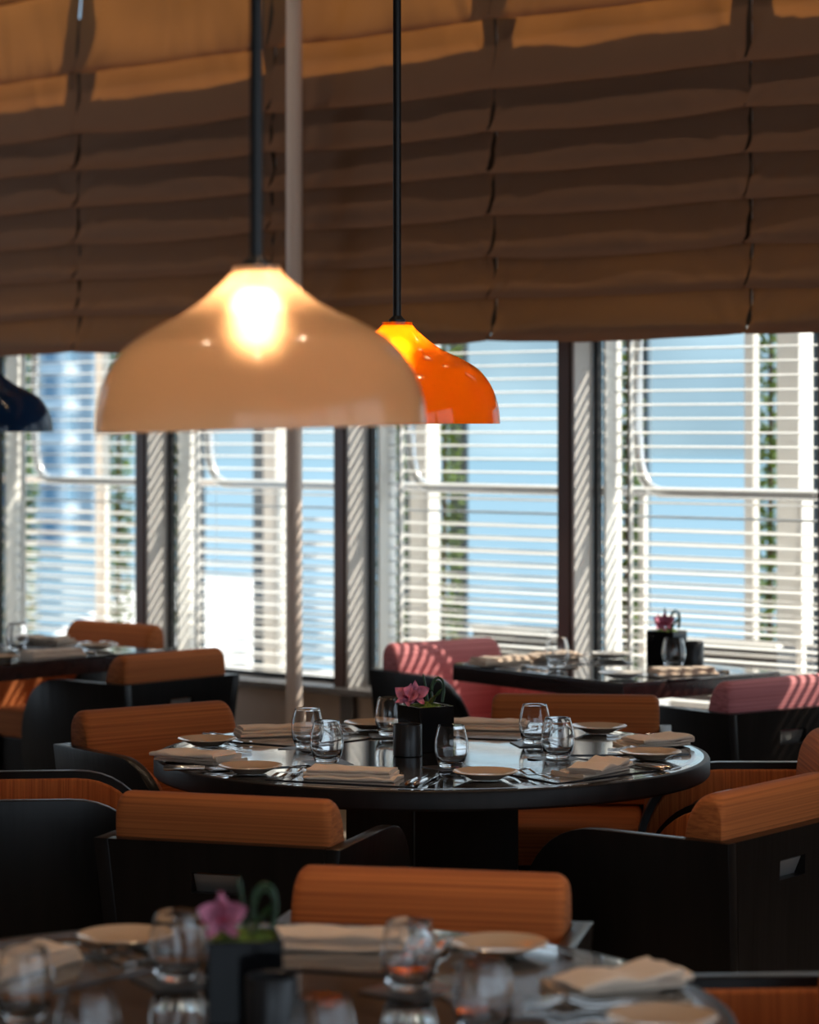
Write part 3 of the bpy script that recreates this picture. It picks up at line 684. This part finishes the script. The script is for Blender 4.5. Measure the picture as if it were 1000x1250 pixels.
# the middle table: seat name, facing, napkin, plate, napkin kind, napkin turn
seats = [('near left', (0.30, 0.954), (-0.143, 6.555), (-0.405, 6.675), 0, 0.06),
         ('near right', (-0.60, 0.80), (0.459, 6.675), (0.190, 6.560), 2, 0.30),
         ('right', (-1.0, 0.05), (0.672, 7.250), (0.640, 6.960), 3, -1.1),
         ('far right', (-0.15, -0.99), (0.225, 7.630), (0.545, 7.555), 1, 0.0),
         ('far left', (0.55, -0.83), (-0.375, 7.480), (-0.110, 7.650), 4, -0.30),
         ('left', (1.0, 0.05), (-0.545, 6.900), (-0.560, 7.250), 3, 0.9)]
G1 = ' on the middle round table'
for nm, f, nk, pt, k, tw in seats:
    F = Vector(f).normalized(); rz = face_rot(*f); N_ = Vector(nk); P_ = Vector(pt)
    D_ = (N_ - Vector((0.06, 7.10))).normalized(); C_ = Vector((0.06, 7.10)) + D_ * 0.50
    pmat(C_.x, C_.y, face_rot(-D_.x, -D_.y), 'grey leather placemat at the %s seat of the middle round table' % nm, 'placemats' + G1)
    napkin(N_.x, N_.y, rz + tw, k, 'folded beige napkin at the %s seat of the middle round table' % nm, 'napkins' + G1)
    plate(P_.x, P_.y, 'tan side plate left of the napkin at the %s seat of the middle table' % nm, 'side plates' + G1)
    side = Vector((-F.y, F.x))            # the diner's left
    A = N_ + side * 0.155 + F * 0.03
    fork(A.x, A.y, rz - 0.10, 'inner steel fork beside the napkin at the %s seat of the middle table' % nm, 'forks' + G1)
    A = A + side * 0.030
    fork(A.x, A.y, rz - 0.02, 'outer steel fork beside the plate at the %s seat of the middle table' % nm, 'forks' + G1)
    A = N_ - side * 0.165 + F * 0.01
    knife(A.x, A.y, rz + 0.06, 'inner steel knife at the %s seat of the middle table' % nm, 'knives' + G1)
    A = A - side * 0.026
    knife(A.x, A.y, rz + 0.02, 'outer steel knife at the %s seat of the middle table' % nm, 'knives' + G1)
mg = [(-0.280, 7.18, 'farther glass tumbler of the left pair', 0.9), (-0.217, 6.87, 'nearer glass tumbler of the left pair', 0.3), (0.108, 6.77, 'glass tumbler alone right of the flower pot', 0.5),
      (0.348, 7.28, 'farther glass tumbler of the right pair', 0.2), (0.393, 6.95, 'nearer glass tumbler of the right pair', 0.7), (-0.055, 7.47, 'glass tumbler half hidden behind the flower pot', 0.1)]
for x, y, lb, rz in mg: tumbler(x, y, lb + G1, 'tumblers' + G1, rz, 'dark square coaster under the ' + lb.replace('glass ', ''))

# front table
G2 = ' on the blurred foreground table'
fs = [('far', (-0.20, -0.98), (-0.120, 4.440), (0.151, 4.386), 1, 0.12, True), ('right', (-0.95, 0.1), (0.318, 4.130), (0.370, 3.840), 2, -1.05, True), ('left', (0.75, -0.6), (-0.640, 4.250), (-0.483, 4.456), 4, 0.1, True)]
for nm, f, nk, pt, k, tw, _ in fs:
    F = Vector(f).normalized(); rz = face_rot(*f); N_ = Vector(nk); P_ = Vector(pt); D_ = (N_ - Vector((-0.26, 3.93))).normalized(); C_ = Vector((-0.26, 3.93)) + D_ * 0.50
    pmat(C_.x, C_.y, face_rot(-D_.x, -D_.y), 'dark leather placemat at the %s side of the blurred foreground table' % nm, 'placemats' + G2)
    napkin(N_.x, N_.y, rz + tw, k, 'folded beige napkin at the %s side of the blurred foreground table' % nm, 'napkins' + G2)
    plate(P_.x, P_.y, 'tan side plate at the %s side of the blurred foreground table' % nm, 'side plates' + G2)
    side = Vector((-F.y, F.x)); A = N_ + side * 0.145 + F * 0.03
    fork(A.x, A.y, rz - 0.08, 'inner steel fork at the %s side of the blurred foreground table' % nm, 'forks' + G2)
    A = A + side * 0.03
    fork(A.x, A.y, rz - 0.02, 'outer steel fork at the %s side of the blurred foreground table' % nm, 'forks' + G2)
fg = [(-0.001, 4.10, 'glass tumbler on a coaster before the far napkin', 0.9), (0.107, 3.79, 'glass tumbler nearest the right side', 0.4), (-0.570, 3.88, 'glass tumbler at the left edge', 0.4), (-0.44, 3.58, 'glass tumbler low at the left, rim only', 0.2),
      (-0.370, 4.17, 'glass tumbler half hidden behind the orchid pot', 0.5), (-0.117, 3.55, 'glass tumbler low in the centre, rim only', 0.2)]
for x, y, lb, rz in fg: tumbler(x, y, lb + G2, 'tumblers' + G2, rz, 'coaster under the ' + lb.replace('glass ', '') + G2.replace(' blurred', ''))

# right window table
G3 = ' on the right window table'
def RT(px, py): return px, py
pmat(0.47, 9.78, RR + R(-90), 'leather placemat before the pink armchair' + G3, 'placemats' + G3, RCM)
pmat(0.99, 9.37, RR + R(90), 'leather placemat at the near end' + G3, 'placemats' + G3, RCM)
napkin(0.965, 9.285, RR + R(72), 0, 'pale napkin before the pink chair seen from behind' + G3, 'napkins' + G3)
napkin(0.525, 9.885, RR + R(78), 2, 'crumpled beige napkin behind the tumbler' + G3, 'napkins' + G3)
napkin(0.335, 9.70, RR + R(95), 1, 'bright sunlit napkin at the left corner' + G3, 'napkins' + G3)
plate(0.770, 9.98, 'white side plate at the window side' + G3, 'side plates' + G3, 'white')
plate(0.745, 9.19, 'white side plate at the front corner' + G3, 'side plates' + G3, 'white')
tumbler(0.539, 9.58, 'glass tumbler near the pink armchair' + G3, 'tumblers' + G3, 0.4, 'dark coaster under the tumbler near the pink armchair')
tumbler(0.964, 9.56, 'glass tumbler in front of the flower pot' + G3, 'tumblers' + G3, 0.4, 'dark coaster under the tumbler in front of the flower pot')
fork(0.820, 9.24, RR + R(90), 'steel fork beside the front corner plate' + G3, 'forks' + G3)
fork(0.655, 9.99, RR - R(90), 'steel fork beside the window side plate' + G3, 'forks' + G3)
knife(1.08, 9.43, RR + R(90), 'steel knife right of the pale napkin' + G3, 'knives' + G3)
knife(0.47, 9.50, RR - R(90), 'steel knife beside the sunlit napkin' + G3, 'knives' + G3)
# left window table
G4 = ' on the far left table'
pmat(-1.40, 10.06, WR + R(90), 'leather placemat at the near end' + G4, 'placemats' + G4, RCM)
pmat(-1.47, 10.62, WR + R(180), 'leather placemat at the window side' + G4, 'placemats' + G4, RCM)
napkin(-1.365, 10.02, WR + R(80), 0, 'pale napkin at the near edge' + G4, 'napkins' + G4)
napkin(-1.47, 10.66, WR + R(5), 2, 'beige napkin at the window side' + G4, 'napkins' + G4)
plate(-1.235, 10.37, 'tan side plate at the right corner' + G4, 'side plates' + G4)
plate(-1.545, 9.86, 'tan side plate cut off by the left edge' + G4, 'side plates' + G4)
tumbler(-1.54, 10.29, 'glass tumbler' + G4, 'tumblers' + G4, 0.4, 'dark coaster under the tumbler' + G4)
fork(-1.545, 10.06, WR + R(90), 'steel fork left of the pale napkin' + G4, 'forks' + G4)
knife(-1.29, 10.20, WR + R(90), 'steel knife right of the pale napkin' + G4, 'knives' + G4)
fork(-1.27, 10.56, WR + R(180), 'steel fork beside the window side napkin' + G4, 'forks' + G4)

# ------------------------------------------------------------------ flower pots and candle holders
def petal_mesh(L, Wd, cup, m):
    def fn(u, v):
        y = L * v; w = Wd * math.sin(math.pi * min(1, 0.06 + 0.94 * v) ** 0.75) ** 0.8 if v < 1 else 0.0
        x = (u - 0.5) * 2 * w
        return (x, y, cup * (v ** 1.6) + 0.35 * x * x / max(Wd, 1e-4) + 0.002 * math.sin(v * 9 + u * 4))
    mb = MB().grid(fn, 6, 8)
    n = len(mb.v)
    mb.add([(x, y, z - 0.0008) for x, y, z in mb.v], [tuple(reversed(f)) for f in mb.f])
    return mb.mesh('petal', m, smooth=70, recalc=False)
PTM = petal_mesh(0.036, 0.015, 0.010, 'petal'); PNM = petal_mesh(0.034, 0.0085, 0.006, 'petal'); LPM = petal_mesh(0.018, 0.008, 0.012, 'petal_lip')
def arrangement(x, y, rz, label, ftilt, flowers):
    e = put('flower_arrangement', None, None, (x, y, TZ + 0.0003), (0, 0, rz)); tag(e, label, 'flower pot', 'orchid pots on the tables')
    a, h, t = 0.112, 0.122, 0.006
    m_ = MB()
    o = [(-a / 2, -a / 2), (a / 2, -a / 2), (a / 2, a / 2), (-a / 2, a / 2)]; i_ = [(p * (1 - 2 * t / a), q * (1 - 2 * t / a)) for p, q in o]
    vs_ = [(p, q, 0) for p, q in o] + [(p, q, h) for p, q in o] + [(p, q, h) for p, q in i_] + [(p, q, h - 0.03) for p, q in i_]
    fs_ = [(3, 2, 1, 0), (12, 13, 14, 15)]
    for k in range(4):
        l = (k + 1) % 4
        fs_ += [(k, l, l + 4, k + 4), (k + 4, l + 4, l + 8, k + 8), (k + 8, l + 8, l + 12, k + 12)]
    put('pot', m_.add(vs_, fs_).mesh('pot', 'pot_black', bevel=0.0015), e)
    def moss(u, v):
        px, py = (u - 0.5) * 0.098, (v - 0.5) * 0.098
        return (px, py, h - 0.008 + 0.016 * (1 - (2 * u - 1) ** 2) * (1 - (2 * v - 1) ** 2) + 0.006 * noise.noise(Vector((px * 90, py * 90, x))))
    put('moss', MB().grid(moss, 24, 24).mesh('moss', 'moss', smooth=60, recalc=False), e)
    W_ = Matrix.Rotation(-rz, 3, 'Z')
    for fx, fz, fy, rx_, ry_, rz_ in flowers:
        pos = W_ @ Vector((fx, fy, 0)) + Vector((0, 0, h + fz))
        fl = put('orchid', None, e, pos, (rx_, ry_, rz_ - rz)); fl.scale = (1.2, 1.2, 1.2)
        for k, (an, me) in enumerate(((90, PNM), (18, PTM), (162, PTM), (234, PNM), (306, PNM))):
            p = put('petal', me, fl, (0, 0, 0), (R(14), 0, R(an - 90)))
        put('lip', LPM, fl, (0, 0, 0.004), (R(40), 0, R(180)))
    def wp(lst): return [W_ @ Vector((p, q, 0)) + Vector((0, 0, h + z)) for p, q, z in lst]
    loop = [(0.018, 0.0, 0.0), (0.014, 0.0, 0.035), (0.018, 0.0, 0.062), (0.032, 0.002, 0.075), (0.046, 0.003, 0.066), (0.050, 0.002, 0.040), (0.046, 0.0, 0.008)]
    put('looped_leaf', MB().tube(wp(catmull(loop, 4)), 0.0032, 8).mesh('looped_leaf', 'leaf_dark', smooth=60), e)
    put('looped_leaf', MB().tube(wp(catmull([(p * 0.8 + 0.006, q + 0.012, z * 0.86) for p, q, z in loop], 4)), 0.0028, 8).mesh('looped_leaf', 'leaf_dark', smooth=60), e)
    put('spike_leaf', MB().tube(wp(catmull([(0.004, 0.01, 0.0), (0.0, 0.01, 0.04), (-0.008, 0.01, 0.085)], 4)), [0.0042] * 4 + [0.0034] * 4 + [0.0008], 8).mesh('spike_leaf', 'leaf_dark', smooth=60), e)
    put('broad_leaf', petal_mesh(0.055, 0.012, 0.012, 'leaf_dark'), e, W_ @ Vector((0.01, -0.02, 0)) + Vector((0, 0, h + 0.004)), (R(35), 0, R(-60) - rz))
arrangement(0.045, 7.165, R(32), 'black square pot with pink orchid and moss on the middle round table', 0,
            [(-0.030, 0.030, -0.02, R(70), 0, R(10)), (-0.050, 0.022, -0.03, R(55), R(10), R(-25))])
arrangement(-0.250, 3.93, R(8), 'black square pot with pink orchid on the blurred foreground table', 0,
            [(-0.030, 0.034, -0.04, R(80), 0, R(12)), (-0.034, 0.028, -0.025, R(65), R(15), R(80))])
arrangement(0.960, 9.78, RR + R(20), 'black square pot with bright pink lily flower on the square window table', 0,
            [(-0.010, 0.030, -0.02, R(70), 0, R(0)), (-0.036, 0.024, -0.02, R(60), R(10), R(35))])
CYM = MB().lathe([(0.0, 0.0), (0.037, 0.0), (0.039, 0.002), (0.039, 0.083), (0.0375, 0.085), (0.035, 0.083), (0.035, 0.02), (0.0, 0.018)], 40).mesh('candle_holder', 'candle_black', smooth=40)
for x, y, lb in ((-0.005, 7.035, 'black cylindrical candle holder in front of the pot on the middle table'), (-0.200, 3.815, 'black cylindrical candle holder in front of the foreground orchid pot'),
                 (1.055, 9.74, 'grey cylindrical candle holder beside the pot on the square window table')):
    tag(put('candle_holder', CYM, None, (x, y, TZ + 0.0004)), lb, 'candle holder', 'candle holders')
